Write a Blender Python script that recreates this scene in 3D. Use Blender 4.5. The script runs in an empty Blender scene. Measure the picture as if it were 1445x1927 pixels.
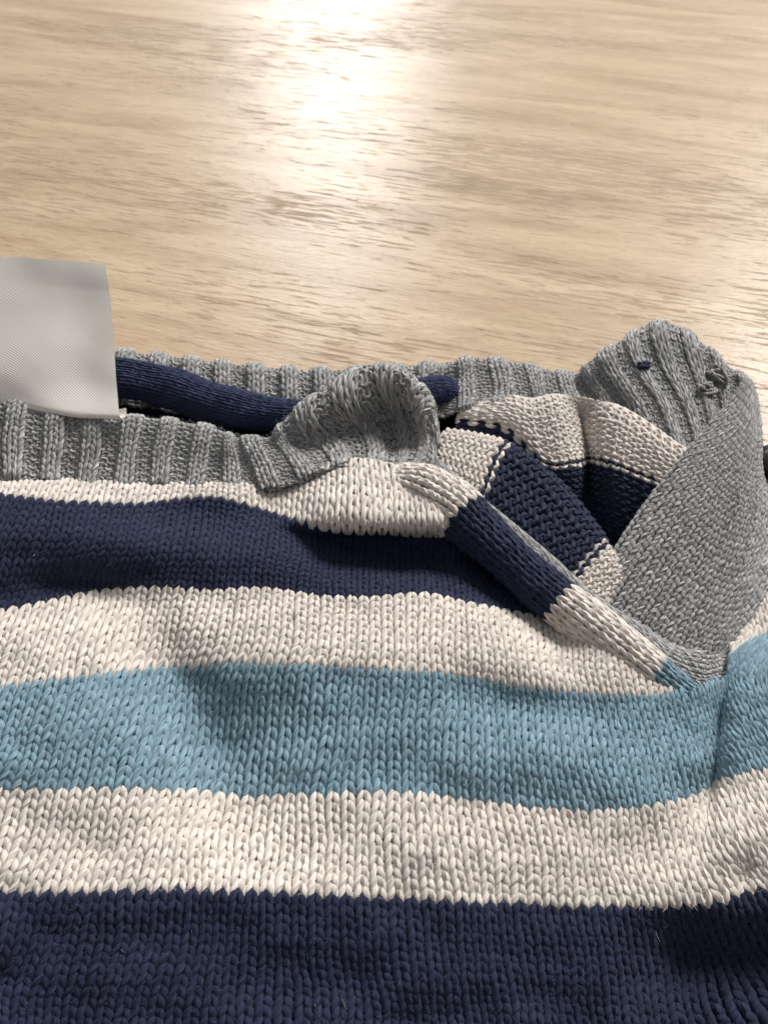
import bpy, math, random
import numpy as np
from mathutils import Vector

random.seed(3); rng = np.random.default_rng(3)
S = 0.01                      # everything below is written in centimetres
scene = bpy.context.scene
C = scene.collection

# ------------------------------------------------------------------ camera
CAM_H, PITCH, F = 17.0, math.radians(48), 1512.0      # F in photo pixels (1445 x 1927)
cam_d = bpy.data.cameras.new('camera'); cam = bpy.data.objects.new('camera', cam_d); C.objects.link(cam)
cam.location = (0, 0, CAM_H*S)
cam.rotation_euler = (math.radians(90)-PITCH, 0, 0)
cam_d.sensor_fit = 'VERTICAL'; cam_d.sensor_height = 36.0; cam_d.lens = 36.0*F/1927
cam_d.clip_start = 0.005; cam_d.clip_end = 50
cam_d.dof.use_dof = True; cam_d.dof.focus_distance = 17.5*S; cam_d.dof.aperture_fstop = 38.0
scene.camera = cam

# ------------------------------------------------------------------ light (a window beyond the table, a dim room)
w = bpy.data.worlds.new('World'); scene.world = w; w.use_nodes = True
bg = w.node_tree.nodes['Background']
bg.inputs[0].default_value = (0.97, 0.98, 1.0, 1); bg.inputs[1].default_value = 0.23
def area(name, loc, target, sx, sy, power, col):
    l = bpy.data.lights.new(name, 'AREA'); l.shape = 'RECTANGLE'; l.size = sx; l.size_y = sy
    l.energy = power; l.color = col
    o = bpy.data.objects.new(name, l); C.objects.link(o)
    o.location = loc
    o.rotation_euler = (Vector(target)-Vector(loc)).to_track_quat('-Z', 'Y').to_euler()
    return o
area('window_light', (-0.28, 4.6, 1.9), (0.0, 0.2, 0.0), 0.60, 1.5, 58, (0.98, 0.99, 1.0))
area('high_window_light', (2.2, 2.7, 2.65), (0.0, 0.2, 0.0), 1.3, 1.3, 225, (1.0, 0.985, 0.96))
scene.view_settings.view_transform = 'Standard'; scene.view_settings.look = 'None'
scene.view_settings.exposure = 0.36; scene.view_settings.gamma = 1.0

# ------------------------------------------------------------------ helpers
sT, cT = math.sin(PITCH), math.cos(PITCH)
def W(px, py, z):
    """point of the world seen at photo pixel (px, py) at height z (cm)"""
    a = (np.asarray(px, float)-722.5)/F; b = (963.5-np.asarray(py, float))/F
    dx, dy, dz = a, cT+b*sT, -sT+b*cT
    t = (np.asarray(z, float)-CAM_H)/dz
    return np.stack([dx*t, dy*t, CAM_H+dz*t], -1)

def lin(hexs):
    c = [int(hexs[i:i+2], 16)/255 for i in (0, 2, 4)]
    return tuple((x/12.92 if x <= .04045 else ((x+.055)/1.055)**2.4) for x in c)+(1,)

def tag(o, label=None, cat=None, group=None, kind=None):
    if label: o['label'] = label
    if cat: o['category'] = cat
    if group: o['group'] = group
    if kind: o['kind'] = kind
    return o

def mesh_obj(name, verts, quads, mats, parent=None, uv=None, matidx=None, attr=None, smooth=True):
    me = bpy.data.meshes.new(name)
    verts = np.asarray(verts, np.float32)*S; quads = np.asarray(quads, np.int32)
    n = len(quads); k = quads.shape[1]
    me.vertices.add(len(verts)); me.vertices.foreach_set('co', verts.ravel())
    me.loops.add(n*k); me.loops.foreach_set('vertex_index', quads.ravel())
    me.polygons.add(n)
    me.polygons.foreach_set('loop_start', np.arange(0, n*k, k, dtype=np.int32))
    me.polygons.foreach_set('loop_total', np.full(n, k, np.int32))
    if smooth: me.polygons.foreach_set('use_smooth', np.ones(n, bool))
    if matidx is not None: me.polygons.foreach_set('material_index', np.asarray(matidx, np.int32))
    for m in (mats if isinstance(mats, (list, tuple)) else [mats]): me.materials.append(m)
    if uv is not None:
        l = me.uv_layers.new(name='UVMap'); l.data.foreach_set('uv', np.asarray(uv, np.float32)[quads.ravel()].ravel())
    if attr is not None:
        a = me.attributes.new('tint', 'FLOAT', 'POINT'); a.data.foreach_set('value', np.asarray(attr, np.float32))
    me.update(); me.validate()
    o = bpy.data.objects.new(name, me); C.objects.link(o)
    if parent: o.parent = parent
    return o

def cr(P, t):
    """Catmull-Rom through rows of P (axis 0) at float index t"""
    n = len(P); t = np.clip(t, 0, n-1-1e-9); i = t.astype(int); f = (t-i)
    g = lambda k: np.where(((k >= 0) & (k < n))[..., None], P[np.clip(k, 0, n-1)],
                           np.where((k < 0)[..., None], 2*P[0]-P[1], 2*P[-1]-P[-2]))
    p0, p1, p2, p3 = g(i-1), g(i), g(i+1), g(i+2)
    f = f[..., None]
    return .5*((2*p1)+(-p0+p2)*f+(2*p0-5*p1+4*p2-p3)*f*f+(-p0+3*p1-3*p2+p3)*f**3)

class Grid:
    """surface through a net of (photo x, photo y, height): rows along V, columns along U"""
    def __init__(s, rows, nu, nv, vk=None, uk=None):
        s.P = np.array([[W(*p) for p in r] for r in rows])       # [V][U][3]
        s.nu, s.nv = nu, nv
        R, K = s.P.shape[:2]
        s.vk = np.array(vk if vk is not None else np.linspace(0, nv, R), float)
        s.uk = np.array(uk if uk is not None else np.linspace(0, nu, K), float)
    def __call__(s, u, v):
        R, K = s.P.shape[:2]
        ti = np.interp(v, s.vk, np.arange(R)); tj = np.interp(u, s.uk, np.arange(K))
        ti = np.where(v < s.vk[0], 0, ti); 
        n = R
        i = np.clip(ti.astype(int), 0, R-2); f = (ti-i)[..., None]
        def row(k):
            kk = np.clip(k, 0, R-1)
            flat = s.P.reshape(R*K, 3)
            j = np.clip(tj.astype(int), 0, K-2); g = (tj-j)[..., None]
            def at(m):
                mm = np.clip(m, 0, K-1); return flat[kk*K+mm]
            p0 = np.where((j-1 < 0)[..., None], 2*at(j)-at(j+1), at(j-1)); p1 = at(j); p2 = at(j+1)
            p3 = np.where((j+2 > K-1)[..., None], 2*at(j+1)-at(j), at(j+2))
            return .5*((2*p1)+(-p0+p2)*g+(2*p0-5*p1+4*p2-p3)*g*g+(-p0+3*p1-3*p2+p3)*g**3)
        q1, q2 = row(i), row(i+1)
        q0 = np.where((i-1 < 0)[..., None], 2*q1-q2, row(i-1))
        q3 = np.where((i+2 > R-1)[..., None], 2*q2-q1, row(i+2))
        return .5*((2*q1)+(-q0+q2)*f+(2*q0-5*q1+4*q2-q3)*f*f+(-q0+3*q1-3*q2+q3)*f**3)

def vnoise(x, y, seed):
    """smooth value noise, -1..1"""
    r = np.random.default_rng(seed); T = r.uniform(-1, 1, (64, 64))
    xi = np.floor(x).astype(int); yi = np.floor(y).astype(int); fx = x-xi; fy = y-yi
    fx = fx*fx*(3-2*fx); fy = fy*fy*(3-2*fy)
    t = lambda a, b: T[a % 64, b % 64]
    return (t(xi, yi)*(1-fx)+t(xi+1, yi)*fx)*(1-fy)+(t(xi, yi+1)*(1-fx)+t(xi+1, yi+1)*fx)*fy

def frame(Fn, u, v):
    e = .08
    p = Fn(u, v); du = (Fn(u+e, v)-Fn(u-e, v))/(2*e); dv = (Fn(u, v+e)-Fn(u, v-e))/(2*e)
    n = np.cross(du, dv); n /= np.linalg.norm(n, axis=-1, keepdims=True)+1e-9
    return p, du, dv, n

def knit(name, Fn, u0, u1, rows, mat, parent, side=lambda k: 1, mask=None, seg=14, ring=9, r0=.215,
         lean=.20, amp=1.03, depth=.15, jit=.035, seed=1, split=None, raise_fn=None, label=None, split_name='rib', kind='stuff', bulge=.0):
    """yarn loops laid on surface Fn(u, v): one unit of u is a wale, one of v is a course.
       side(k) = +1 knit face up, -1 purl face up for wale k; split(k) -> key gives one mesh per key"""
    R = np.random.default_rng(seed)
    groups = {}
    tt = np.arange(seg+1)/seg*2*np.pi
    ks = np.arange(u0, u1)
    sgn = np.array([side(k) for k in range(u0-1, u1+1)], float)
    nU, nV = len(ks), len(rows)
    # jitter per stitch, shared at the joins
    jx = R.normal(0, jit, (nV, nU+1, 3)); jr = 1+R.normal(0, .05, (nV, nU))
    K, J, T = np.meshgrid(np.arange(nU), np.arange(nV), np.arange(seg+1), indexing='xy')  # [nV? ...]
    K = np.arange(nU)[None, :, None]; J = np.arange(nV)[:, None, None]; t = tt[None, None, :]
    f = t/(2*np.pi)
    jit_s = jx[J, K, :]*(1-f[..., None])+jx[J, K+1, :]*f[..., None]
    u = ks[K]+f+lean*np.sin(2*t)+jit_s[..., 0]
    v = np.asarray(rows, float)[J]+.5-np.where(sgn[K+1] > 0, amp, .9)*np.cos(t)+jit_s[..., 1]+np.cos(t)*jit_s[..., 2]*.6+0*K
    if bulge: pass
    p, du, dv, n = frame(Fn, u, v)
    wale = np.linalg.norm(du, axis=-1).mean() if False else np.clip(np.linalg.norm(du, axis=-1, keepdims=True), .06, .45)
    wl = np.median(wale[..., 0]); wale = .5*wl+.5*wale
    s0 = sgn[K+1]; sl = sgn[K]; sr = sgn[K+2]
    bl = np.clip(f/.2, 0, 1); br = np.clip((1-f)/.2, 0, 1)
    se = np.where(f < .5, s0*(.5+.5*bl)+sl*(.5-.5*bl), s0*(.5+.5*br)+sr*(.5-.5*br))
    zk = depth*(1-2.8*np.abs(np.cos(t))**3.8); zp = -.17*np.cos(2*t)
    zz = np.where(s0 > 0, zk, zp)*se
    if raise_fn is not None: zz = zz+raise_fn(u, v)
    c = p+n*(zz[..., None]*wale)
    # tangent + ring frame
    tg = np.empty_like(c); tg[:, :, 1:-1] = c[:, :, 2:]-c[:, :, :-2]; tg[:, :, 0] = c[:, :, 1]-c[:, :, 0]; tg[:, :, -1] = c[:, :, -1]-c[:, :, -2]
    if nU > 1:
        m = (c[:, 1:, 1]-c[:, :-1, -2]); tg[:, 1:, 0] = m; tg[:, :-1, -1] = m
    tg /= np.linalg.norm(tg, axis=-1, keepdims=True)+1e-9
    b1 = np.cross(tg, n); b1 /= np.linalg.norm(b1, axis=-1, keepdims=True)+1e-9
    b2 = np.cross(b1, tg)
    rad = r0*wale[..., 0]*(.70+.36*np.sin(t)**2)*jr[..., None]
    rad[:, 1:, 0] = rad[:, :-1, -1]
    a = np.arange(ring)/ring*2*np.pi
    ply = 1+.06*np.cos(3*a[None, None, None, :]-t[..., None]*1.5)+0*rad[..., None]
    V = c[..., None, :]+(rad[..., None]*ply)[..., None]*(b1[..., None, :]*np.cos(a)[:, None]+b2[..., None, :]*np.sin(a)[:, None])
    base_u = (K+J*7.3)*2.6+f*2.6
    UV = np.empty(V.shape[:-1]+(2,)); UV[..., 0] = (base_u+0*u)[..., None]; UV[..., 1] = a/(2*np.pi)
    tint = np.repeat(R.normal(0, 1, (nV, nU))[:, :, None], seg+1, 2)
    ok = np.ones((nV, nU), bool)
    if mask is not None: ok = mask(ks[None, :]+.5+0*J[..., 0], np.asarray(rows)[:, None]+.5+0*K[0, :, 0][None, :])
    q = []
    for i in range(seg):
        for j in range(ring):
            j2 = (j+1) % ring
            q.append((i*ring+j, (i+1)*ring+j, (i+1)*ring+j2, i*ring+j2))
    q = np.array(q)[:, ::-1]; nvs = (seg+1)*ring
    keys = {}
    for kk in range(nU):
        keys.setdefault(split(ks[kk]) if split else 0, []).append(kk)
    outs = []
    for key in sorted(keys, key=str):
        sel = np.zeros(nU, bool); sel[keys[key]] = True
        m = ok & sel[None, :]
        if not m.any(): continue
        VV = V[m].reshape(-1, 3); uvv = UV[m].reshape(-1, 2).copy(); tn = np.repeat(tint[m].reshape(-1), ring)
        cnt = m.sum()
        Q = (q[None]+np.arange(cnt)[:, None, None]*nvs).reshape(-1, 4)
        nm = name if not split else (split_name if str(key).startswith('k') else 'purl_channel')
        o = mesh_obj(nm, VV, Q, mat, parent, uv=uvv, attr=tn)
        if kind and not split: o['kind'] = kind
        if label: o['label'] = label
        outs.append(o)
    return outs

def sheet(name, Fn, u0, u1, v0, v1, mats, parent, off=-.05, step=.5, midx=None, mask=None, thick=.05):
    us = np.arange(u0, u1+1e-6, step); vs = np.arange(v0, v1+1e-6, step)
    U, V = np.meshgrid(us, vs)
    p, du, dv, n = frame(Fn, U, V)
    top = (p+n*(off+thick/2)).reshape(-1, 3); bot = (p+n*(off-thick/2)).reshape(-1, 3)
    nu, nv = len(us), len(vs); N = nu*nv
    i, j = np.meshgrid(np.arange(nu-1), np.arange(nv-1)); a = (j*nu+i).ravel()
    q = np.stack([a, a+1, a+nu+1, a+nu], 1)
    uc = us[i.ravel()]+step/2; vc = vs[j.ravel()]+step/2
    if mask is not None:
        k = mask(uc, vc); q = q[k]; uc = uc[k]; vc = vc[k]
    mi = midx(uc, vc) if midx else np.zeros(len(q), int)
    return mesh_obj(name, np.concatenate([top, bot]), np.concatenate([q, (q+N)[:, ::-1]]), mats, parent,
                    uv=np.concatenate([np.stack([U.ravel(), V.ravel()], 1)]*2)*1.0, matidx=np.concatenate([mi, mi]))

# ------------------------------------------------------------------ materials
def nmat(name):
    m = bpy.data.materials.new(name); m.use_nodes = True
    nt = m.node_tree; nt.nodes.clear()
    out = nt.nodes.new('ShaderNodeOutputMaterial'); b = nt.nodes.new('ShaderNodeBsdfPrincipled')
    nt.links.new(b.outputs[0], out.inputs[0])
    return m, nt, b
def N(nt, typ, **kw):
    n = nt.nodes.new(typ)
    for k, v in kw.items():
        if isinstance(k, str) and k.startswith('i_'): n.inputs[k[2:]].default_value = v
        else: setattr(n, k, v)
    return n
def mth(nt, op, a, b=None, c=None):
    n = nt.nodes.new('ShaderNodeMath'); n.operation = op
    for i, x in enumerate((a, b, c)):
        if x is None: continue
        if isinstance(x, (int, float)): n.inputs[i].default_value = x
        else: nt.links.new(x, n.inputs[i])
    return n.outputs[0]
def mix(nt, fac, a, b, blend='MIX'):
    n = nt.nodes.new('ShaderNodeMix'); n.data_type = 'RGBA'; n.blend_type = blend
    for s, x in ((0, fac), (6, a), (7, b)):
        if isinstance(x, (int, float, tuple)): n.inputs[s].default_value = x
        else: nt.links.new(x, n.inputs[s])
    return n.outputs[2]

def yarn(name, base, alt, heather=.3, plies=3, contrast=.12, sheen=.25, bump=.6, fib=.45):
    """cotton yarn: twisted plies and fibres follow the yarn's own UV"""
    m, nt, b = nmat(name)
    uv = N(nt, 'ShaderNodeUVMap'); sep = N(nt, 'ShaderNodeSeparateXYZ'); nt.links.new(uv.outputs[0], sep.inputs[0])
    U, V = sep.outputs[0], sep.outputs[1]
    tw = mth(nt, 'ADD', mth(nt, 'MULTIPLY', V, float(plies)), mth(nt, 'MULTIPLY', U, 1.6))
    ply = mth(nt, 'ABSOLUTE', mth(nt, 'SINE', mth(nt, 'MULTIPLY', tw, math.pi)))
    ply = mth(nt, 'POWER', ply, .6)
    # fibre coordinate: stretched along the twist
    ang = mth(nt, 'MULTIPLY', tw, 2*math.pi/plies)
    cmb = N(nt, 'ShaderNodeCombineXYZ')
    nt.links.new(mth(nt, 'MULTIPLY', mth(nt, 'COSINE', ang), 2.2), cmb.inputs[0])
    nt.links.new(mth(nt, 'MULTIPLY', mth(nt, 'SINE', ang), 2.2), cmb.inputs[1])
    nt.links.new(mth(nt, 'MULTIPLY', U, 1.1), cmb.inputs[2])
    no = N(nt, 'ShaderNodeTexNoise', i_Scale=2.2*fib, i_Detail=3.0, i_Roughness=.65); nt.links.new(cmb.outputs[0], no.inputs['Vector'])
    rmp = N(nt, 'ShaderNodeValToRGB'); rmp.color_ramp.elements[0].position = .5-heather*.5; rmp.color_ramp.elements[1].position = .5+heather*.5
    nt.links.new(no.outputs[0], rmp.inputs[0])
    col = mix(nt, rmp.outputs[0], alt, base)
    at = N(nt, 'ShaderNodeAttribute', attribute_name='tint')
    br = mth(nt, 'ADD', mth(nt, 'MULTIPLY', at.outputs['Fac'], contrast*.35), 1.0)
    # broad wash fade over the cloth
    tc = N(nt, 'ShaderNodeTexCoord')
    big = N(nt, 'ShaderNodeTexNoise', i_Scale=45.0, i_Detail=2.0); nt.links.new(tc.outputs['Object'], big.inputs['Vector'])
    br = mth(nt, 'MULTIPLY', br, mth(nt, 'ADD', .88, mth(nt, 'MULTIPLY', big.outputs[0], .24)))
    hsv = N(nt, 'ShaderNodeHueSaturation'); nt.links.new(col, hsv.inputs['Color']); nt.links.new(br, hsv.inputs['Value'])
    nt.links.new(hsv.outputs[0], b.inputs['Base Color'])
    hgt = mth(nt, 'ADD', mth(nt, 'MULTIPLY', ply, .7), mth(nt, 'MULTIPLY', no.outputs[0], .5))
    bp = N(nt, 'ShaderNodeBump', i_Strength=bump*1.2, i_Distance=.0007); nt.links.new(hgt, bp.inputs['Height'])
    nt.links.new(bp.outputs[0], b.inputs['Normal'])
    b.inputs['Roughness'].default_value = .85; b.inputs['Specular IOR Level'].default_value = .25
    b.inputs['Sheen Weight'].default_value = sheen; b.inputs['Sheen Roughness'].default_value = .5
    b.inputs['Sheen Tint'].default_value = (min(1, base[0]*1.6+.1), min(1, base[1]*1.6+.1), min(1, base[2]*1.6+.1), 1)
    return m
M_beige = yarn('beige_yarn', lin('dcd3ca'), lin('bcb0a5'), .46)
M_navy = yarn('navy_yarn', lin('2a304a'), lin('151929'), .4, bump=.5, sheen=.14)
M_blue = yarn('light_blue_yarn', lin('8ba4ae'), lin('526d7b'), .34)
M_grey = yarn('grey_heather_yarn', lin('bab8b6'), lin('5a5958'), .2, sheen=.2)
M_navyf = yarn('navy_jersey', lin('323a57'), lin('20273f'), .5, bump=.4)
def cloth(name, col):
    m, nt, b = nmat(name); b.inputs['Base Color'].default_value = col
    b.inputs['Roughness'].default_value = .95; b.inputs['Specular IOR Level'].default_value = .1
    return m
B_beige = cloth('beige_ground', lin('c2b8ad')); B_navy = cloth('navy_ground', lin('20263c'))
B_blue = cloth('blue_ground', lin('628294')); B_grey = cloth('grey_ground', lin('757473'))

# ------------------------------------------------------------------ table
def wood():
    m, nt, b = nmat('light_oak_laminate')
    tc = N(nt, 'ShaderNodeTexCoord'); mp = N(nt, 'ShaderNodeMapping'); nt.links.new(tc.outputs['Object'], mp.inputs[0])
    mp.inputs['Rotation'].default_value = (0, 0, math.radians(17))
    def noise(sx, sy, scale, det, rough, dist=0.0):
        q = N(nt, 'ShaderNodeMapping'); nt.links.new(mp.outputs[0], q.inputs[0]); q.inputs['Scale'].default_value = (sx, sy, 1)
        n = N(nt, 'ShaderNodeTexNoise', i_Scale=scale, i_Detail=det, i_Roughness=rough, i_Distortion=dist); nt.links.new(q.outputs[0], n.inputs['Vector'])
        return n.outputs[0]
    a = noise(1.0, 7, 8, 6, .6, .6)          # broad figure
    g = noise(1.8, 15, 60, 4, .65, .3)       # fine even grain
    c = noise(1.3, 13, 42, 6, .7, .5)       # short dark flecks
    k = noise(1.0, 3.0, 5, 2, .5, .3)        # where the flecks gather
    d = noise(1.0, 4, 260, 2, .6)            # pores
    r = N(nt, 'ShaderNodeValToRGB'); e = r.color_ramp
    e.elements[0].position = .33; e.elements[0].color = lin('a78f74'); e.elements[1].position = .66; e.elements[1].color = lin('c3ad91')
    nt.links.new(a, r.inputs[0])
    def ramp(x, lo, hi, c0, c1):
        q = N(nt, 'ShaderNodeValToRGB'); q.color_ramp.elements[0].position = lo; q.color_ramp.elements[1].position = hi
        q.color_ramp.elements[0].color = c0; q.color_ramp.elements[1].color = c1
        nt.links.new(x, q.inputs[0]); return q.outputs[0]
    W1 = (1, 1, 1, 1)
    cc = mth(nt, 'ADD', c, mth(nt, 'MULTIPLY', mth(nt, 'SUBTRACT', k, .5), .45))
    fleck = ramp(cc, .37, .44, (0, 0, 0, 1), W1)
    col = mix(nt, 1.0, r.outputs[0], ramp(g, .3, .6, (.86, .84, .81, 1), W1), 'MULTIPLY')
    col = mix(nt, 1.0, col, ramp(cc, .35, .47, (.72, .68, .63, 1), W1), 'MULTIPLY')
    col = mix(nt, 1.0, col, ramp(d, .3, .45, (.88, .86, .84, 1), W1), 'MULTIPLY')
    nt.links.new(col, b.inputs['Base Color'])
    rr = mth(nt, 'SUBTRACT', .58, mth(nt, 'MULTIPLY', fleck, .24)); rr = mth(nt, 'ADD', rr, mth(nt, 'MULTIPLY', mth(nt, 'SUBTRACT', g, .5), .2))
    nt.links.new(rr, b.inputs['Roughness'])
    h = mth(nt, 'ADD', mth(nt, 'MULTIPLY', fleck, .5), mth(nt, 'MULTIPLY', g, .6)); h = mth(nt, 'ADD', h, mth(nt, 'MULTIPLY', d, .25))
    bp = N(nt, 'ShaderNodeBump', i_Strength=.6, i_Distance=.0005); nt.links.new(h, bp.inputs['Height'])
    nt.links.new(bp.outputs[0], b.inputs['Normal'])
    b.inputs['Specular IOR Level'].default_value = .24
    return m
def box(name, x0, x1, y0, y1, z0, z1, mat, parent=None, bev=.0):
    import bmesh
    bm = bmesh.new(); bmesh.ops.create_cube(bm, size=1)
    for v in bm.verts: v.co = Vector(((x0+x1)/2+v.co.x*(x1-x0), (y0+y1)/2+v.co.y*(y1-y0), (z0+z1)/2+v.co.z*(z1-z0)))*S
    if bev: bmesh.ops.bevel(bm, geom=bm.edges[:], offset=bev*S, segments=3, affect='EDGES')
    me = bpy.data.meshes.new(name); bm.to_mesh(me); bm.free(); me.materials.append(mat)
    o = bpy.data.objects.new(name, me); C.objects.link(o); o.parent = parent
    return o
tb = box('table', -80, 80, -20, 130, -2.5, 0, wood(), bev=.2)
tag(tb, 'light oak wood grain table top under the striped jumper', 'table')

# ------------------------------------------------------------------ the jumper
jumper = bpy.data.objects.new('jumper', None); C.objects.link(jumper)
tag(jumper, 'knitted jumper striped navy, beige and light blue with a grey ribbed collar', 'jumper')

# --- front panel: stripe borders as seen in the photo, heights as a relief
def curve(pts):
    x = np.array([p[0] for p in pts], float); y = np.array([p[1] for p in pts], float)
    xs = np.arange(-300, 1800, 5.0); ys = np.interp(xs, x, y)
    k = np.exp(-.5*(np.arange(-10, 11)/3.5)**2); k /= k.sum()
    ys = np.convolve(np.pad(ys, 10, mode='edge'), k, 'valid')
    return lambda q: np.interp(q, xs, ys)
Bc = [
 (-17, [(0, 2010), (1445, 2025)]),
 (0, [(0, 1682), (300, 1677), (500, 1683), (700, 1691), (900, 1700), (1100, 1707), (1250, 1704), (1350, 1697), (1445, 1672)]),
 (10, [(0, 1489), (200, 1487), (350, 1489), (450, 1500), (600, 1498), (700, 1492), (800, 1495), (900, 1506), (1000, 1521), (1100, 1528), (1200, 1522), (1300, 1498), (1350, 1470), (1400, 1452), (1445, 1448)]),
 (22, [(0, 1297), (150, 1276), (300, 1258), (450, 1249), (600, 1255), (750, 1265), (850, 1270), (950, 1290), (1050, 1301), (1150, 1311), (1250, 1312), (1330, 1280), (1400, 1210), (1445, 1188)]),
 (32, [(0, 1150), (100, 1134), (200, 1108), (300, 1105), (400, 1112), (500, 1106), (600, 1125), (700, 1126), (800, 1118), (900, 1141), (1000, 1162), (1080, 1172), (1200, 1172), (1330, 1130), (1400, 1060), (1445, 1035)]),
 (46, [(-100, 930), (0, 934), (100, 946), (200, 951), (260, 951), (330, 943), (400, 936), (480, 957), (560, 986), (650, 999), (750, 1002), (850, 1012), (950, 1010), (1445, 900)]),
 (49, [(-100, 900), (0, 902), (100, 909), (200, 917), (300, 917), (400, 916), (480, 922), (560, 932), (650, 936), (780, 948), (850, 950), (1445, 850)]),
 (53, [(-100, 868), (0, 870), (100, 880), (200, 888), (300, 888), (400, 890), (500, 900), (550, 900), (600, 883), (650, 866), (720, 876), (780, 888), (850, 895), (1445, 800)]),
]
Vk = np.array([b[0] for b in Bc], float); Bf = [curve(b[1]) for b in Bc]
def pyv(px, v):
    Y = np.stack([f(px) for f in Bf]); h = np.diff(Vk); D = (Y[1:]-Y[:-1])/h.reshape((-1,)+(1,)*px.ndim)
    m = np.empty_like(Y); m[0] = D[0]; m[-1] = D[-1]
    m[1:-1] = 2*D[1:]*D[:-1]/np.minimum(D[1:]+D[:-1], -1e-6)
    m[1:-1] = np.where(D[1:]*D[:-1] > 0, m[1:-1], 0)
    i = np.clip(np.searchsorted(Vk, v, side='right')-1, 0, len(Vk)-2)
    t = (v-Vk[i])/h[i]; t = np.clip(t, -.5, 1.5)
    g = lambda A, k: np.take_along_axis(A, k[None], 0)[0]
    y0, y1, m0, m1 = g(Y, i), g(Y, i+1), g(m, i)*h[i], g(m, i+1)*h[i]
    r = (2*t**3-3*t**2+1)*y0+(t**3-2*t**2+t)*m0+(-2*t**3+3*t**2)*y1+(t**3-t**2)*m1
    r = np.where(t < 0, y0+m0*t, r); r = np.where(t > 1, y1+m1*(t-1), r)
    return r
def gs(px, py, cx, cy, a, b, ang=0):
    c, s = math.cos(math.radians(ang)), math.sin(math.radians(ang)); x = px-cx; y = py-cy
    return np.exp(-.5*(((x*c+y*s)/a)**2+((-x*s+y*c)/b)**2))
sstep = lambda x, a, b: (lambda t: t*t*(3-2*t))(np.clip((x-a)/(b-a), 0, 1))
RIDGE = [(790, 905), (880, 985), (985, 1080), (1070, 1155), (1150, 1220), (1235, 1285), (1310, 1325)]
rx = np.array([p[0] for p in RIDGE], float); ry = np.array([p[1] for p in RIDGE], float)
def h_front(px, py):
    h = 1.25+0*px
    h = h-.50*sstep(py, 1660, 1960)*(1-.8*sstep(px, 1150, 1350))                                   # rolls down towards the viewer
    h = h-1.0*sstep(px, 1130, 1330)*sstep(py, 1690, 1800)             # falls away bottom right
    h = h+.42*gs(px, py, 660, 1225, 330, 62, 5)                       # swell along the upper blue border
    h = h+.26*gs(px, py, 900, 1400, 200, 60, 8)-.2*gs(px, py, 1010, 1330, 130, 30, 12)+.22*gs(px, py, 1130, 1440, 90, 55, 10)
    h = h+.30*gs(px, py, 200, 1400, 120, 80, -8)
    h = h                      # dent
    h = h+.15*gs(px, py, 190, 1170, 60, 100, 20)
    h = h+.45*gs(px, py, 260, 1020, 300, 42, 8)
    h = h+.16*gs(px, py, 60, 1020, 90, 50, 0)
    h = h-.34*gs(px, py, 60, 1130, 160, 35, -14)
    h = h+.18*gs(px, py, 960, 1210, 100, 60, 35)
    h = h+.30*gs(px, py, 1390, 1600, 50, 60, 60)                      # puff bottom right
    h = h-.38*gs(px, py, 1330, 1500, 55, 40, -50)-.3*gs(px, py, 1348, 1400, 14, 90, 8)+.12*gs(px, py, 1378, 1400, 14, 90, 8)
    h = h-.30*gs(px, py, 1395, 1640, 22, 40, 20)
    h = h+.20*gs(px, py, 1420, 1330, 60, 120, 20)
    h = h+.10*gs(px, py, 780, 1590, 170, 60, 0)
    h = h+.09*vnoise(px/110, py/80, 5)+.035*vnoise(px/45, py/40, 6)
    xl = np.interp(py, [1080, 1110, 1290, 1420, 1600, 1700], [190, 215, 345, 405, 465, 480])
    dp = np.interp(py, [1060, 1130, 1280, 1400, 1560, 1680], [0, .55, .65, .85, .55, 0])
    xd = px-xl; h = h-dp*np.where(xd > 0, np.exp(-(np.abs(xd)/125)**1.6), np.exp(-(np.abs(xd)/110)**2))
    lift = sstep(px, 500, 680)*(1-.5*sstep(px, 800, 880))
    h = h+lift*(1.0*sstep(py, 1008, 986)-.15*sstep(py, 950, 890))                              # the lifted beige fold
    h = h-.55*lift*gs(px, py, 780, 1050, 230, 30, 6)
    # valley under the rolled neck edge
    d = np.interp(px, rx, ry, left=-1e4, right=1e4)-py
    near = np.exp(-.5*((d+55)/45)**2)
    h = h-.55*near*sstep(px, 840, 930)*(1-sstep(px, 1010, 1130))+.16*np.exp(-.5*((d+30)/50)**2)*sstep(px, 1080, 1160)*(1-sstep(px, 1170, 1280))
    h = h+(1-sstep(px, 430, 560))*(.30*gs(px, py, px, 930, 1e3, 28)-.45*sstep(py, 918, 890))
    h = h-.10*lift*sstep(py, 905, 870)
    return h
def F_front(u, v):
    py = 1500-18*(v-10)+0*u
    for _ in range(3):
        pitch = 28.7*(.743+(py-963.5)*.000442)
        px = 722+(np.where(u < 0, .98*u-.0035*np.abs(u)*0, .98*u-.0042*u*u+.00002*u**3)+.22*vnoise(u/4+3, v/5+9, 21)+.1*vnoise(u/1.7+3, v/6+9, 22))*pitch
        px = px+22*sstep(px, 1240, 1440)*np.clip((1560-py)/200, -1, 1.2)*-1.0
        px = px-.16*(1560-py)*sstep(px, 1300, 1440)*sstep(py, 1180, 1300)
        px = px+9*np.sin(py/150+.6)*sstep(px, 250, 500)*(1-sstep(px, 900, 1200))
        py = pyv(px, v+.12*vnoise(u/3+30, v/3+9, 23))
    # under the lifted fold the navy tucks back
    return W(px, py, h_front(px, py))
def to_img(p):
    x, y, z = p[..., 0], p[..., 1], p[..., 2]-CAM_H
    d = y*cT-z*sT; up = y*sT+z*cT
    return 722.5+F*x/d, 963.5-F*up/d
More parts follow.
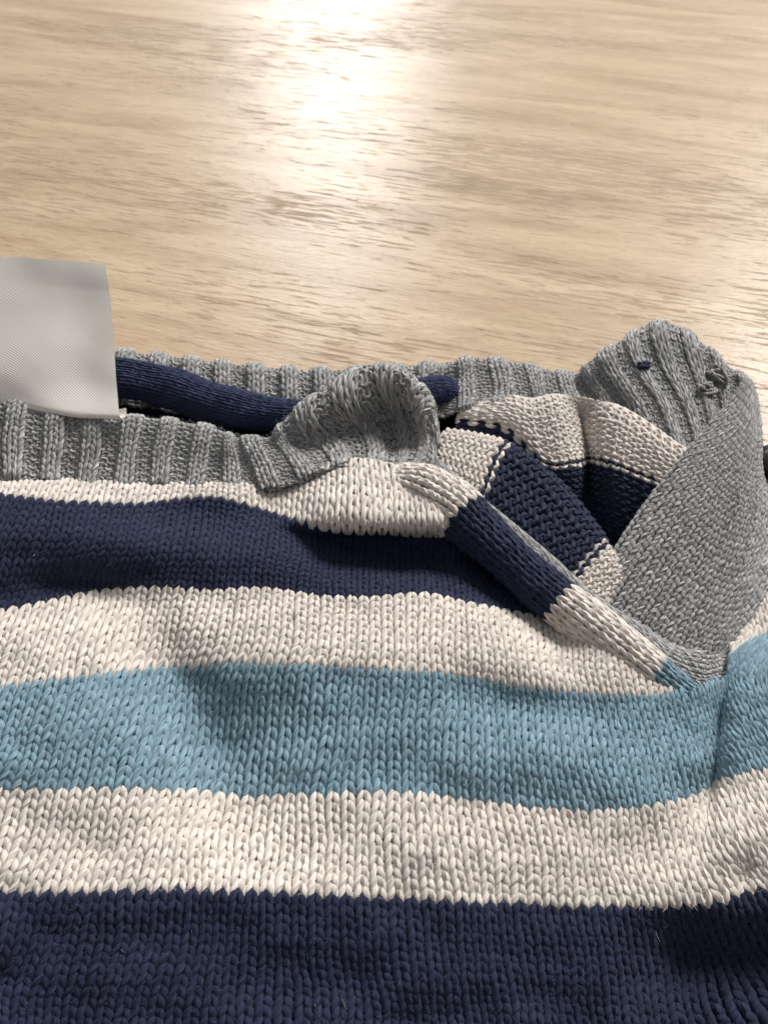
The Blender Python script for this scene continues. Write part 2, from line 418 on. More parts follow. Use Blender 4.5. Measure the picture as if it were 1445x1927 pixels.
NOTCH = [(782, 893), (880, 985), (985, 1085), (1070, 1160), (1150, 1222), (1235, 1285), (1296, 1306), (1330, 1300), (1362, 1278), (1380, 1222), (1396, 1150), (1425, 1060), (1470, 1030), (1600, 700), (782, 700)]
def inside(x, y, poly):
    r = np.zeros(np.shape(x), bool); n = len(poly)
    for i in range(n):
        x1, y1 = poly[i]; x2, y2 = poly[(i+1) % n]
        c = ((y1 > y) != (y2 > y)) & (x < (x2-x1)*(y-y1)/(y2-y1+1e-9)+x1); r ^= c
    return r
def m_front(u, v):
    x, y = to_img(F_front(u*1.0, v*1.0))
    return ~inside(x, y, NOTCH) & (x > -90) & (x < 1540)
u0, u1 = -37, 46
front = sheet('front_panel', F_front, u0, u1, -16, 53, [B_navy, B_beige, B_blue], jumper, off=-.04, mask=m_front,
              midx=lambda u, v: np.select([v < 0, v < 10, v < 22, v < 32, v < 46], [0, 1, 2, 1, 0], 1))
stripes = [('navy', M_navy, -16, 0, 'wide navy stripe nearest the hem'), ('beige', M_beige, 0, 10, 'beige stripe between the wide navy and light blue stripes'),
           ('blue', M_blue, 10, 22, 'light blue stripe'), ('beige', M_beige, 22, 32, 'beige stripe above the light blue stripe'),
           ('navy', M_navy, 32, 46, 'navy stripe below the collar'), ('beige', M_beige, 46, 53, 'narrow beige stripe under the grey collar')]
for i, (c, m, a, b, lab) in enumerate(stripes):
    knit('stripe', F_front, u0, u1, list(range(a, b)), m, front, mask=m_front, seed=10+i, label=lab,
         jit=.032, r0=.235 if c != 'navy' else .24)

# --- rolled neck edge running down to the point of the V
def tube_fn(path, nv, nu, arc0, arc1, vk=None, squash=1.0, lump=.0, sd=7):
    """roll along a path of (px, py, z, radius); u goes round it, v along it from the low end up"""
    P = np.array([list(W(a, b, c))+[r] for a, b, c, r in path]); n = len(P)
    vk = np.array(vk if vk is not None else np.linspace(0, nv, n), float)
    def fn(u, v):
        q = lambda vv: cr(P, np.interp(vv, vk, np.arange(n)))
        v = v+0*u; a = q(v); e = .3; b = q(np.minimum(v+e, nv)); c = q(np.maximum(v-e, 0))
        T = b[..., :3]-c[..., :3]; T /= np.linalg.norm(T, axis=-1, keepdims=True)+1e-9
        up = np.array([0, -.35, 1.0]); R = np.cross(T, up); R /= np.linalg.norm(R, axis=-1, keepdims=True)+1e-9
        Nn = np.cross(R, T)
        th = np.radians(arc0+(arc1-arc0)*u/nu)[..., None]
        over = np.where(v < 0, v, np.where(v > nv, v-nv, 0))[..., None]
        k = 1+lump*vnoise(v/5.3+40, u/3.0+9, sd)[..., None]+.5*lump*vnoise(v/2.2+40, u/2.0+9, sd+1)[..., None]
        return a[..., :3]+a[..., 3:4]*k*(R*np.cos(th)+Nn*squash*np.sin(th))+T*over*.22
    return fn
ridge = [(1380, 1362, .60, .18), (1335, 1336, .80, .27), (1275, 1302, 1.02, .36), (1200, 1248, 1.22, .45), (1125, 1190, 1.36, .49), (1044, 1128, 1.42, .47), (968, 1063, 1.50, .47), (898, 998, 1.62, .55), (848, 955, 1.74, .63), (796, 926, 1.80, .62), (752, 914, 1.68, .48), (715, 915, 1.5, .22)]
nvR = 54
F_ridge = tube_fn(ridge, nvR, 7, 190, -20, squash=.92, lump=.10)
rsheet = sheet('neck_edge_roll', F_ridge, 0, 7, 0, nvR, [B_navy, B_beige, B_blue], jumper, off=-.05,
               midx=lambda u, v: np.select([v < 13, v < 24, v < 37], [2, 1, 0], 1))
tag(rsheet, 'rolled neck edge running diagonally down to the point of the V')
for i, (m, a, b) in enumerate([(M_blue, 0, 13), (M_beige, 13, 24), (M_navy, 24, 37), (M_beige, 37, nvR)]):
    knit('stripe', F_ridge, 0, 7, list(range(a, b)), m, rsheet, seed=30+i, label=['light blue', 'lower beige', 'navy', 'upper beige'][i]+' stripe of the rolled edge', r0=.235)

# --- ribbed surfaces
def rib_side(k): return 1 if (k % 4) < 2 else -1
def rib_split(k): return ('k%04d' if (k % 4) < 2 else 'p%04d') % ((k+400)//2)
def rib_raise(h): return lambda u, v: h*np.clip(1.6*np.sin((u)*np.pi/2), -1, 1)

def wobble(Fn, amp, sx, sy, sd):
    def fn(u, v):
        p = Fn(u, v).copy(); n = vnoise(u/sx+50, v/sy+50, sd)
        p[..., 2] += amp*n; p[..., 1] += amp*.5*vnoise(u/sx+20, v/sy+50, sd+1); p[..., 0] += amp*.7*vnoise(u/sx*1.3+20, v/sy+30, sd+2)
        return p
    return fn
# front collar: (seam, low, mid, inner, rim front, rim top, behind)
fc = [
 [(-60, 902, 1.50), (-64, 860, 1.62), (-66, 820, 1.8), (-63, 790, 1.95), (-60, 768, 2.05), (-57, 750, 2.05), (-55, 752, 1.4)],
 [(60, 905, 1.50), (62, 868, 1.62), (65, 834, 1.8), (69, 805, 1.95), (72, 785, 2.05), (75, 768, 2.05), (78, 770, 1.4)],
 [(180, 915, 1.50), (184, 880, 1.62), (188, 848, 1.8), (193, 820, 1.95), (197, 800, 2.05), (200, 785, 2.05), (203, 788, 1.4)],
 [(300, 915, 1.48), (304, 882, 1.6), (308, 852, 1.75), (312, 826, 1.9), (315, 808, 2.0), (318, 794, 2.0), (322, 797, 1.4)],
 [(400, 918, 1.48), (404, 890, 1.6), (408, 866, 1.72), (411, 844, 1.85), (414, 828, 1.9), (417, 815, 1.9), (421, 818, 1.3)],
 [(492, 924, 1.50), (482, 898, 1.6), (472, 874, 1.70), (464, 852, 1.82), (459, 838, 1.88), (455, 826, 1.88), (458, 828, 1.2)],
 [(558, 912, 1.65), (543, 886, 1.7), (530, 866, 1.75), (520, 845, 1.86), (515, 830, 1.93), (512, 820, 1.93), (518, 820, 1.2)],
 [(602, 888, 1.95), (588, 868, 1.78), (570, 850, 1.66), (552, 834, 1.85), (540, 815, 2.1), (532, 797, 2.15), (545, 792, 1.4)],
 [(640, 874, 2.05), (638, 858, 1.80), (625, 842, 1.55), (600, 825, 1.70), (578, 795, 2.3), (572, 765, 2.4), (585, 758, 1.5)],
 [(675, 876, 2.08), (682, 860, 1.80), (680, 835, 1.45), (660, 805, 1.6), (622, 775, 2.4), (618, 735, 2.6), (635, 728, 1.6)],
 [(712, 884, 2.08), (722, 868, 1.80), (722, 838, 1.45), (705, 795, 1.5), (672, 752, 2.5), (668, 703, 2.8), (685, 700, 1.7)],
 [(740, 890, 2.08), (755, 868, 1.85), (757, 835, 1.5), (748, 785, 1.55), (718, 728, 2.6), (712, 688, 2.9), (728, 694, 1.8)],
 [(760, 895, 2.08), (775, 866, 1.95), (785, 835, 1.8), (780, 790, 1.9), (756, 735, 2.6), (760, 700, 2.85), (772, 706, 1.8)],
 [(768, 897, 2.05), (785, 872, 2.0), (798, 848, 1.95), (800, 812, 2.1), (790, 768, 2.5), (800, 745, 2.6), (806, 752, 1.7)],
 [(772, 899, 2.0), (790, 882, 2.0), (804, 866, 2.0), (812, 842, 2.05), (812, 815, 2.2), (820, 798, 2.3), (820, 806, 1.5)],
 [(774, 902, 1.9), (792, 892, 1.9), (806, 882, 1.9), (815, 870, 1.9), (818, 850, 2.0), (822, 842, 2.0), (822, 846, 1.4)],
]
rows = [[fc[c][r] for c in range(len(fc))] for r in range(7)]
uk = [0, 7, 14, 21, 27, 32, 35.5, 38.5, 41, 43.5, 46, 48.5, 51, 53, 55, 56]
F_fc = Grid(rows, 56, 15, vk=[0, 2.6, 5.2, 7.8, 9.8, 12, 15], uk=uk)
F_fc = wobble(F_fc, .07, 5, 5, 61)
fcs = sheet('front_collar', F_fc, 0, 56, -.5, 15, [B_grey], jumper, off=-.05)
tag(fcs, 'grey ribbed front collar standing up into a folded peak')
knit('ribbing', F_fc, 0, 56, list(range(0, 15)), M_grey, fcs, side=rib_side, split=rib_split, seed=50, r0=.235, raise_fn=lambda u, v: rib_raise(.18)(u, v)*np.where(u > 40, .5, 1.0), jit=.04)

# narrow grey strip behind the rolled edge, down to the V
st = [
 [(800, 872, 1.75), (812, 862, 1.85), (822, 866, 1.7), (826, 880, 1.1)],
 [(868, 935, 1.8), (884, 926, 1.85), (894, 930, 1.7), (898, 945, 1.1)],
 [(938, 1000, 1.7), (955, 986, 1.76), (966, 990, 1.6), (970, 1005, 1.0)],
 [(1010, 1062, 1.6), (1028, 1046, 1.66), (1040, 1052, 1.5), (1044, 1070, .9)],
 [(1085, 1135, 1.5), (1103, 1116, 1.56), (1116, 1122, 1.4), (1120, 1140, .8)],
 [(1150, 1192, 1.4), (1172, 1172, 1.46), (1188, 1170, 1.3), (1192, 1180, .7)],
 [(1235, 1262, 1.3), (1250, 1240, 1.36), (1262, 1222, 1.2), (1266, 1215, .7)],
 [(1305, 1302, 1.2), (1312, 1270, 1.25), (1322, 1235, 1.1), (1326, 1215, .7)],
 [(1345, 1302, 1.15), (1345, 1268, 1.22), (1345, 1235, 1.1), (1345, 1210, .7)],
 [(1378, 1280, 1.15), (1366, 1252, 1.2), (1358, 1225, 1.1), (1352, 1205, .7)],
 [(1400, 1215, 1.3), (1388, 1200, 1.35), (1376, 1190, 1.2), (1366, 1180, .7)],
]
F_st = Grid([[st[-1-r][c] for c in (0, 1, 2, 3)] for r in range(len(st))], 7, 60, uk=[0, 3, 5, 7])
ss = sheet('collar_edge', F_st, 0, 7, 0, 60, [B_grey], jumper, off=-.03)
tag(ss, 'narrow grey collar edge showing behind the rolled neck edge')
knit('edge_stitches', F_st, 0, 7, list(range(0, 60)), M_grey, ss, seed=60, r0=.24)

# broad grey collar band crossing at the V
bd = [
 [(1098, 1128, .60), (1168, 1188, .75), (1250, 1240, .85), (1322, 1262, .95), (1368, 1258, 1.0), (1392, 1235, 1.05)],
 [(1145, 1050, .95), (1215, 1110, 1.12), (1285, 1165, 1.15), (1345, 1190, 1.2), (1386, 1185, 1.25), (1412, 1160, 1.2)],
 [(1200, 965, 1.35), (1265, 1025, 1.50), (1330, 1075, 1.50), (1382, 1095, 1.5), (1420, 1085, 1.5), (1448, 1060, 1.3)],
 [(1262, 885, 1.80), (1316, 935, 1.95), (1366, 975, 1.95), (1408, 990, 1.85), (1438, 970, 1.55), (1452, 940, 1.1)],
 [(1325, 810, 2.2), (1360, 850, 2.35), (1392, 885, 2.35), (1414, 900, 2.15), (1425, 890, 1.6), (1427, 870, 1.0)],
 [(1375, 755, 2.5), (1394, 780, 2.62), (1408, 805, 2.6), (1418, 822, 2.35), (1421, 820, 1.7), (1416, 812, 1.1)],
 [(1400, 714, 2.7), (1407, 718, 2.75), (1413, 731, 2.7), (1418, 748, 2.4), (1416, 760, 1.9), (1410, 760, 1.3)],
 [(1398, 722, 2.3), (1403, 726, 2.3), (1408, 737, 2.2), (1411, 752, 2.0), (1409, 762, 1.6), (1404, 762, 1.1)],
]
F_bd = Grid(bd, 17, 46, vk=[0, 7.5, 15.5, 24, 33, 40, 44, 46], uk=[0, 4.2, 8.5, 12.3, 15, 17])
bs = sheet('collar_band', F_bd, 0, 17, 0, 46, [B_grey], jumper, off=-.05)
tag(bs, 'broad grey ribbed collar band rising to the right')
knit('ribbing', F_bd, 0, 17, list(range(0, 46)), M_grey, bs, split=lambda k: 'k%04d' % (k), seed=70, r0=.235, lean=.16, raise_fn=lambda u, v: .34*np.abs(np.sin(u*np.pi))-.1)

# back collar, right half, with its lump
bc = [
 [(790, 790, .8), (800, 745, 1.0), (805, 715, 1.15), (812, 698, 1.2), (815, 698, .5)],
 [(860, 780, 1.2), (858, 745, 1.25), (855, 715, 1.35), (856, 688, 1.4), (860, 690, .6)],
 [(915, 770, 1.35), (915, 738, 1.4), (910, 705, 1.5), (905, 676, 1.5), (910, 678, .6)],
 [(985, 775, 1.35), (985, 748, 1.4), (975, 712, 1.5), (968, 682, 1.45), (975, 684, .5)],
 [(1045, 785, 1.35), (1042, 755, 1.4), (1035, 725, 1.45), (1030, 695, 1.4), (1037, 698, .5)],
 [(1120, 800, 1.3), (1112, 770, 1.35), (1098, 735, 1.4), (1085, 706, 1.4), (1090, 708, .5)],
 [(1195, 822, 1.4), (1165, 770, 1.5), (1130, 720, 1.65), (1102, 686, 1.75), (1110, 684, .6)],
 [(1245, 850, 1.5), (1208, 775, 1.7), (1170, 700, 1.95), (1150, 655, 2.0), (1160, 650, .7)],
 [(1290, 865, 1.5), (1255, 780, 1.75), (1215, 690, 2.1), (1195, 630, 2.2), (1205, 628, .8)],
 [(1325, 860, 1.5), (1298, 775, 1.7), (1265, 690, 2.1), (1242, 616, 2.3), (1250, 616, .8)],
 [(1350, 840, 1.4), (1330, 770, 1.6), (1308, 700, 1.95), (1290, 634, 2.15), (1297, 634, .8)],
 [(1375, 820, 1.3), (1362, 765, 1.5), (1348, 715, 1.75), (1338, 662, 1.95), (1343, 664, .7)],
 [(1405, 810, 1.2), (1395, 765, 1.35), (1385, 730, 1.5), (1380, 705, 1.6), (1385, 707, .6)],
 [(1435, 800, 1.1), (1428, 765, 1.2), (1420, 740, 1.3), (1415, 725, 1.4), (1420, 727, .6)],
]
F_bc = Grid([[bc[c][r] for c in range(len(bc))] for r in range(5)], 48, 18, vk=[0, 6, 11, 15, 18])
F_bc = wobble(F_bc, .13, 4.5, 6, 64)
bcs = sheet('back_collar', F_bc, 0, 48, 0, 18, [B_grey], jumper, off=-.05)
tag(bcs, 'grey ribbed back collar bunched into a lump behind the neck opening')
knit('ribbing', F_bc, 0, 48, list(range(0, 18)), M_grey, bcs, side=rib_side, split=rib_split, seed=80, r0=.24, raise_fn=rib_raise(.2), jit=.06)

# back collar, left half, seen behind the navy tape
bl_ = [
 [(150, 760, .5), (152, 715, .8), (155, 680, 1.0), (158, 655, 1.0), (160, 657, .3)],
 [(250, 765, .5), (252, 722, .8), (255, 690, 1.0), (258, 666, 1.0), (260, 668, .3)],
 [(350, 775, .5), (350, 732, .8), (352, 700, 1.0), (354, 678, 1.0), (356, 680, .3)],
 [(450, 790, .5), (448, 750, .8), (447, 712, 1.0), (447, 688, 1.0), (449, 690, .3)],
 [(550, 800, .5), (548, 758, .8), (546, 722, 1.0), (545, 696, 1.0), (547, 698, .3)],
 [(650, 800, .5), (648, 758, .8), (646, 724, 1.0), (645, 698, 1.0), (647, 700, .3)],
 [(750, 790, .5), (750, 750, .8), (750, 718, 1.0), (750, 692, 1.0), (752, 694, .3)],
 [(840, 780, .5), (842, 745, .8), (845, 710, 1.0), (848, 684, 1.0), (850, 686, .3)],
]
F_bl = Grid([[bl_[c][r] for c in range(len(bl_))] for r in range(5)], 44, 11, vk=[0, 3.5, 6.5, 9, 11])
F_bl = wobble(F_bl, .06, 6, 6, 67)
bls = sheet('back_collar', F_bl, 0, 44, 0, 11, [B_grey], jumper, off=-.05)
tag(bls, 'grey ribbed back collar behind the navy neck tape')
knit('ribbing', F_bl, 0, 44, list(range(0, 11)), M_grey, bls, side=rib_side, split=rib_split, seed=90, r0=.24, raise_fn=rib_raise(.22))

# inside of the back, purl side up: upper fold
uf = [
 [(850, 905, .3), (855, 855, .6), (858, 792, 1.1), (868, 775, 1.25), (878, 765, 1.2)],
 [(945, 905, .3), (950, 870, .6), (952, 808, 1.35), (955, 768, 1.6), (958, 745, 1.5)],
 [(1020, 960, .3), (1022, 920, .75), (1024, 872, 1.45), (1005, 785, 1.75), (1000, 750, 1.6)],
 [(1075, 990, .3), (1075, 940, .85), (1075, 874, 1.5), (1050, 775, 1.9), (1040, 742, 1.7)],
 [(1098, 1000, .3), (1098, 940, .50), (1100, 866, .95), (1082, 785, 1.45), (1075, 745, 1.75)],
 [(1118, 1010, .3), (1112, 945, .50), (1110, 864, .90), (1098, 790, 1.3), (1112, 752, 1.8)],
 [(1150, 1030, .3), (1145, 955, .95), (1142, 872, 1.6), (1150, 790, 1.95), (1160, 762, 1.8)],
 [(1215, 1060, .3), (1205, 980, .95), (1195, 892, 1.6), (1205, 820, 1.95), (1212, 790, 1.8)],
 [(1285, 1080, .3), (1270, 1010, .95), (1258, 918, 1.55), (1265, 860, 1.9), (1268, 830, 1.8)],
 [(1340, 1090, .3), (1325, 1030, .8), (1310, 940, 1.3), (1315, 890, 1.6), (1318, 860, 1.5)],
]
F_uf = Grid([[uf[c][r] for c in range(len(uf))] for r in range(5)], 27, 20, vk=[0, 4, 10, 17, 20])
ufs = sheet('back_panel', F_uf, 0, 27, 0, 20, [B_navy, B_beige], jumper, off=0, midx=lambda u, v: (v >= 10).astype(int))
tag(ufs, 'inside of the back with purl bumps, folded over below the back collar')
purl = lambda k: -1
knit('stripe', F_uf, 0, 27, list(range(0, 10)), M_navy, ufs, side=purl, seed=100, label='navy inside stripe of the upper fold')
knit('stripe', F_uf, 0, 27, list(range(10, 20)), M_beige, ufs, side=purl, seed=101, label='beige inside stripe of the upper fold', r0=.235, jit=.05)

# inside of the back: lower fold, stripes standing nearly upright
lf = [
 [(838, 822, .6), (834, 812, 1.2), (820, 840, 1.25), (815, 875, 1.2), (812, 915, 1.0)],
 [(905, 835, .7), (900, 822, 1.4), (878, 856, 1.42), (868, 895, 1.35), (858, 940, 1.1)],
 [(970, 858, .7), (962, 842, 1.5), (938, 882, 1.5), (922, 925, 1.4), (905, 970, 1.15)],
 [(1052, 920, .7), (1040, 902, 1.5), (1005, 945, 1.48), (982, 990, 1.35), (960, 1035, 1.1)],
 [(1118, 995, .7), (1104, 978, 1.4), (1065, 1018, 1.4), (1042, 1058, 1.25), (1022, 1095, 1.0)],
 [(1162, 1062, .6), (1148, 1045, 1.2), (1115, 1075, 1.2), (1092, 1105, 1.1), (1075, 1135, .9)],
 [(1200, 1120, .5), (1186, 1105, .9), (1155, 1125, .9), (1130, 1150, .9), (1110, 1180, .7)],
]
F_lf = Grid([[lf[r][4-c] for c in range(5)] for r in range(6, -1, -1)], 8, 32, uk=[0, 2, 4, 6.4, 8])
lfs = sheet('back_panel', F_lf, 0, 8, 0, 32, [B_beige, B_navy], jumper, off=0, midx=lambda u, v: ((v >= 8) & (v < 22)).astype(int))
tag(lfs, 'inside of the back with purl bumps seen through the V of the neck')
for a, b, m, l in [(0, 7, M_beige, 'small beige corner of the inside'), (7, 22, M_navy, 'navy inside stripe'), (22, 32, M_beige, 'beige inside stripe near the peak')]:
    knit('stripe', F_lf, 0, 8, list(range(a, b)), m, lfs, side=purl, seed=110+a, label=l, r0=.225)

# navy neck tape: a soft roll of fine jersey
tp = [(150, 712, 1.35, .62), (240, 716, 1.35, .60), (330, 735, 1.32, .58), (430, 765, 1.25, .56), (520, 782, 1.1, .50), (610, 782, .9, .40), (700, 768, .9, .40), (770, 748, 1.35, .46), (815, 735, 1.45, .46), (845, 733, 1.4, .36), (856, 736, 1.3, .12)]
nT = 62
F_tp = tube_fn(tp, nT, 13, 205, -30, squash=.85, lump=.13, sd=17, vk=[0, 8, 16, 24.6, 32.6, 39.8, 46.9, 53.2, 57.2, 60.4, 62])
tps = sheet('neck_tape', F_tp, 0, 13, 0, nT, [B_navy], jumper, off=-.04)
tag(tps, 'navy jersey neck tape rolled along the inside of the back collar')
knit('jersey', F_tp, 0, 13, list(range(0, nT)), M_navyf, tps, seed=120, seg=8, ring=5, r0=.25)

# dark inside of the body under everything
inn = [[(-150+200*i, 1960-340*j, .12+.02*((i+j) % 2)) for i in range(10)] for j in range(3)]
inn.append([(-150+200*i, 740, .12) for i in range(10)])
inn[3] = [(-150, 715, .12), (100, 715, .12), (300, 725, .12), (450, 735, .12), (600, 745, .12), (800, 750, .12), (1000, 770, .12), (1150, 830, .12), (1300, 860, .12), (1560, 900, .12)]
F_in = Grid(inn, 60, 40)
ins = sheet('back_lining', F_in, 0, 60, 0, 40, [B_navy], jumper, off=0, step=1)
tag(ins, 'navy inside of the back lying flat on the table')

# ------------------------------------------------------------------ woven label sewn to the neck
def label_mat():
    m, nt, b = nmat('woven_satin')
    uv = N(nt, 'ShaderNodeUVMap'); sep = N(nt, 'ShaderNodeSeparateXYZ'); nt.links.new(uv.outputs[0], sep.inputs[0])
    a = mth(nt, 'SINE', mth(nt, 'MULTIPLY', sep.outputs[0], 2*math.pi*1.7)); c = mth(nt, 'SINE', mth(nt, 'MULTIPLY', sep.outputs[1], 2*math.pi*1.7))
    wv = mth(nt, 'MULTIPLY', a, c)
    no = N(nt, 'ShaderNodeTexNoise', i_Scale=4.0, i_Detail=5.0); nt.links.new(uv.outputs[0], no.inputs['Vector'])
    r = N(nt, 'ShaderNodeValToRGB'); r.color_ramp.elements[0].color = lin('dfd8cf'); r.color_ramp.elements[1].color = lin('e8e2d9')
    nt.links.new(no.outputs[0], r.inputs[0])
    mm = mth(nt, 'ADD', .96, mth(nt, 'MULTIPLY', wv, .03)); hs = N(nt, 'ShaderNodeHueSaturation'); nt.links.new(r.outputs[0], hs.inputs['Color']); nt.links.new(mm, hs.inputs['Value'])
    nt.links.new(hs.outputs[0], b.inputs['Base Color'])
    bp = N(nt, 'ShaderNodeBump', i_Strength=.3, i_Distance=.0002); nt.links.new(wv, bp.inputs['Height']); nt.links.new(bp.outputs[0], b.inputs['Normal'])
    b.inputs['Roughness'].default_value = .6
    tr = nt.nodes.new('ShaderNodeBsdfTranslucent'); nt.links.new(hs.outputs[0], tr.inputs[0])
    ms = nt.nodes.new('ShaderNodeMixShader'); ms.inputs[0].default_value = .0
    nt.links.new(b.outputs[0], ms.inputs[1]); nt.links.new(tr.outputs[0], ms.inputs[2])
    nt.links.new(ms.outputs[0], nt.nodes['Material Output'].inputs[0])
    return m
lb = [   # bottom (curled under) to top
 [(-80, 738, 2.25), (20, 752, 2.25), (90, 768, 2.3), (160, 780, 2.35), (238, 768, 2.45)],
 [(-80, 748, 2.15), (20, 762, 2.15), (90, 776, 2.2), (160, 786, 2.25), (237, 782, 2.35)],
 [(-80, 742, 2.25), (20, 752, 2.25), (90, 768, 2.3), (160, 778, 2.35), (226, 784, 2.42)],
 [(-80, 700, 2.7), (20, 706, 2.7), (90, 715, 2.65), (160, 722, 2.6), (220, 728, 2.7)],
 [(-80, 640, 3.27), (20, 640, 3.25), (90, 645, 3.2), (160, 652, 3.14), (215, 660, 3.15)],
 [(-80, 570, 3.82), (20, 570, 3.80), (90, 575, 3.74), (150, 580, 3.70), (208, 586, 3.72)],
 [(-80, 520, 4.20), (20, 521, 4.19), (85, 527, 4.14), (145, 532, 4.1), (203, 538, 4.1)],
 [(-80, 480, 4.5), (20, 484, 4.5), (80, 488, 4.5), (140, 492, 4.45), (199, 498, 4.4)],
]
F_lb0 = Grid(lb, 24, 36, vk=[0, 1.2, 2.4, 9, 17, 26, 31, 36])
def F_lb(u, v):
    p = F_lb0(u, v); w_ = np.clip(v/4, 0, 1)*np.clip((26-v)/18, 0, 1)
    z = .010*w_*(vnoise(u/4.1+v/9, v/6+3, 41))-.07*np.exp(-.5*((v-17-.5*u)/6)**2)*np.clip(v/8, 0, 1)*np.clip((36-v)/6, 0, 1)
    p = p.copy(); p[..., 2] += z; p[..., 1] -= z
    return p
lbs = sheet('neck_label', F_lb, 0, 24, 0, 36, [label_mat()], jumper, off=0, thick=.035, step=.5)
tag(lbs, 'blank off white woven neck label standing up')

# thick folded edges of the label
eu = []
def strip(name, pts, r, mat, parent):
    P = np.array(pts); n = len(P); T = np.gradient(P, axis=0); T /= np.linalg.norm(T, axis=1, keepdims=True)
    a = np.cross(T, [0, 0, 1.0]); a /= np.linalg.norm(a, axis=1, keepdims=True)+1e-9; b = np.cross(a, T)
    k = 8; th = np.arange(k)/k*2*np.pi; r = np.broadcast_to(r, (n,))
    V = P[:, None]+r[:, None, None]*(a[:, None]*np.cos(th)[:, None]+b[:, None]*np.sin(th)[:, None])
    q = [(i*k+j, i*k+(j+1) % k, (i+1)*k+(j+1) % k, (i+1)*k+j) for i in range(n-1) for j in range(k)]
    L = np.concatenate([[0], np.cumsum(np.linalg.norm(np.diff(P, axis=0), axis=1))])*8
    uv = np.stack([np.repeat(L, k), np.tile(th/(2*np.pi), n)], 1)
    return mesh_obj(name, V.reshape(-1, 3), q, mat, parent, uv=uv)
# ------------------------------------------------------------------ loose knots of yarn on the back collar
def knot(Fn, u, v, R, mat, seed, parent, n=60, loops=3.2, name='yarn_knot', r=.055, lift=.12):
    p, du, dv, nn = frame(Fn, np.array([float(u)]), np.array([float(v)])); p, nn = p[0], nn[0]
    a = du[0]/np.linalg.norm(du[0]); b = np.cross(nn, a); rr = np.random.default_rng(seed)
    t = np.linspace(0, loops*2*np.pi, n); ph = rr.uniform(0, 6, 4)
    x = R*(np.cos(t)+.4*np.cos(2.3*t+ph[0])); y = R*.7*(np.sin(t)+.4*np.sin(1.7*t+ph[1])); z = lift+R*.4*np.sin(1.5*t+ph[2])
    P = p+x[:, None]*a+y[:, None]*b+z[:, None]*nn
    o = strip(name, P, r, mat, parent); return o
knot(F_bc, 29.3, 11, .12, M_navy, 1, bcs, r=.06)
knot(F_bc, 24.5, 3.5, .20, M_grey, 2, bcs, loops=2)
knot(F_bc, 40.0, 11, .26, M_grey, 3, bcs, loops=4)
knot(F_bc, 37.2, 8.2, .20, M_grey, 4, bcs, loops=3)

# ------------------------------------------------------------------ black plastic cap at the right edge
def black_cap():
    m, nt, b = nmat('black_gloss_plastic'); b.inputs['Base Color'].default_value = (.012, .013, .016, 1); b.inputs['Roughness'].default_value = .28
    prof = [(0, .0), (.50, .0), (.62, .02), (.70, .06), (.74, .14), (.74, .9), (.71, .98), (.64, 1.02), (0, 1.02)]
    k = 40; V = []; q = []
    c = W(1450, 888, 1.3); ax = np.array([.93, .30, .18]); ax /= np.linalg.norm(ax)
    a = np.cross(ax, [0, 0, 1]); a /= np.linalg.norm(a); bb = np.cross(a, ax)
    for (r, h) in prof:
        for j in range(k):
            th = 2*math.pi*j/k; V.append(c-ax*.5+ax*h+max(r, 1e-3)*(a*math.cos(th)+bb*math.sin(th)))
    for i in range(len(prof)-1):
        for j in range(k): q.append((i*k+j, (i+1)*k+j, (i+1)*k+(j+1) % k, i*k+(j+1) % k))
    o = mesh_obj('black_cap', V, q, m)
    tag(o, 'black glossy plastic cap at the right edge behind the grey collar band', 'cap')
black_cap()

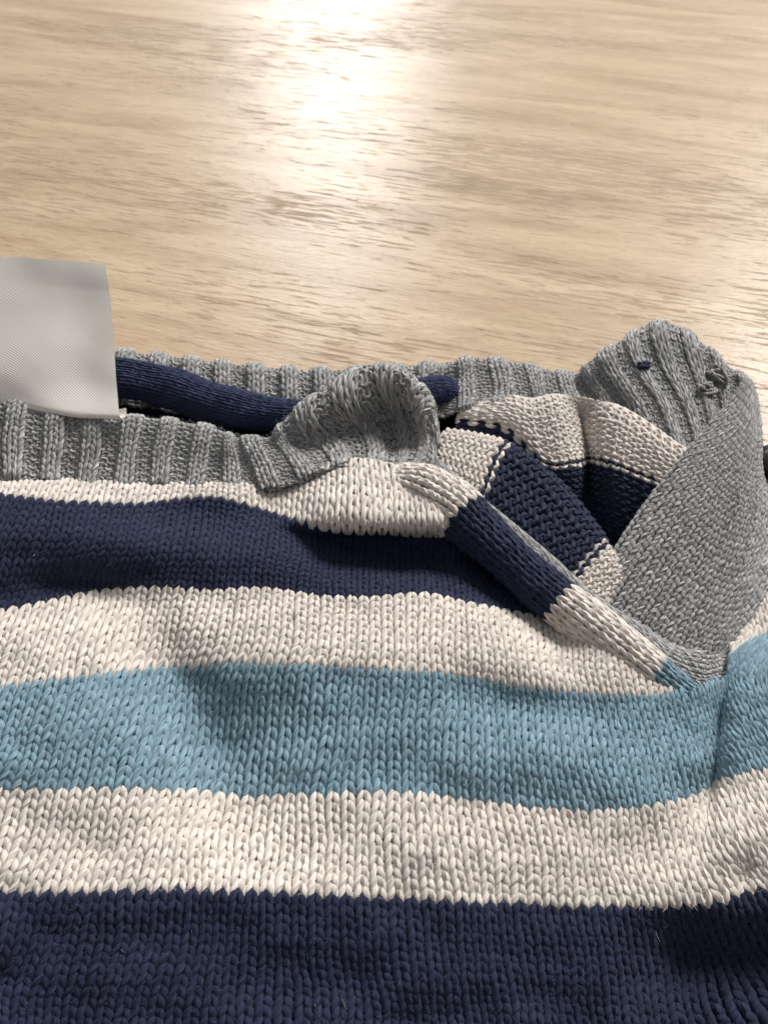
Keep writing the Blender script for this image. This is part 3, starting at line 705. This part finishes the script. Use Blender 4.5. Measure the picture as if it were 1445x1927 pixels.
# ------------------------------------------------------------------ loose fibres standing off the yarn
def fuzz(Fn, u0, u1, v0, v1, count, mat, parent, seed, mask=None, L=.13, wd=.0021):
    R = np.random.default_rng(seed)
    u = R.uniform(u0, u1, count); v = R.uniform(v0, v1, count)
    if mask is not None:
        k = mask(u, v); u = u[k]; v = v[k]
    p, du, dv, n = frame(Fn, u, v); m = len(u)
    d = R.normal(0, 1, (m, 3)); d = d+n*.7; d /= np.linalg.norm(d, axis=1, keepdims=True)
    d2 = d+R.normal(0, .8, (m, 3)); d2 /= np.linalg.norm(d2, axis=1, keepdims=True)
    ln = (L*R.uniform(.3, 1.3, m))[:, None]
    s0 = p+n*.07; s1 = s0+d*ln*.5; s2 = s1+d2*ln*.5
    side = np.cross(d, R.normal(0, 1, (m, 3))); side /= np.linalg.norm(side, axis=1, keepdims=True); side *= wd
    V = np.stack([s0-side, s0+side, s1-side, s1+side, s2-side*.4, s2+side*.4], 1).reshape(-1, 3)
    q = (np.array([[0, 1, 3, 2], [2, 3, 5, 4]])[None]+np.arange(m)[:, None, None]*6).reshape(-1, 4)
    o = mesh_obj('loose_fibres', V, q, mat, parent, smooth=False); o['kind'] = 'stuff'
H_navy = cloth('navy_fibre', lin('4a567c')); H_beige = cloth('beige_fibre', lin('e0d8d0')); H_grey = cloth('grey_fibre', lin('b0b2b3')); H_blue = cloth('blue_fibre', lin('8fbccf'))
fuzz(F_front, u0, u1, -16, 0, 30000, H_navy, front, 1, m_front)
fuzz(F_front, u0, u1, 32, 46, 22000, H_navy, front, 2, m_front)
fuzz(F_front, u0, u1, -16, 53, 200, H_beige, front, 3, m_front, L=.22, wd=.0014)
fuzz(F_front, u0, u1, 10, 22, 16000, H_blue, front, 4, m_front)
fuzz(F_front, u0, u1, 0, 10, 14000, H_beige, front, 5, m_front)
fuzz(F_front, u0, u1, 22, 32, 12000, H_beige, front, 6, m_front)
fuzz(F_ridge, 0, 7, 24, 37, 1500, H_navy, rsheet, 7)
fuzz(F_fc, 0, 56, 0, 14, 3000, H_grey, fcs, 8)
fuzz(F_bd, 0, 17, 0, 45, 5000, H_grey, bs, 9)
fuzz(F_bc, 0, 48, 0, 17, 5000, H_grey, bcs, 10)
fuzz(F_tp, 0, 13, 0, nT, 3000, H_navy, tps, 11)
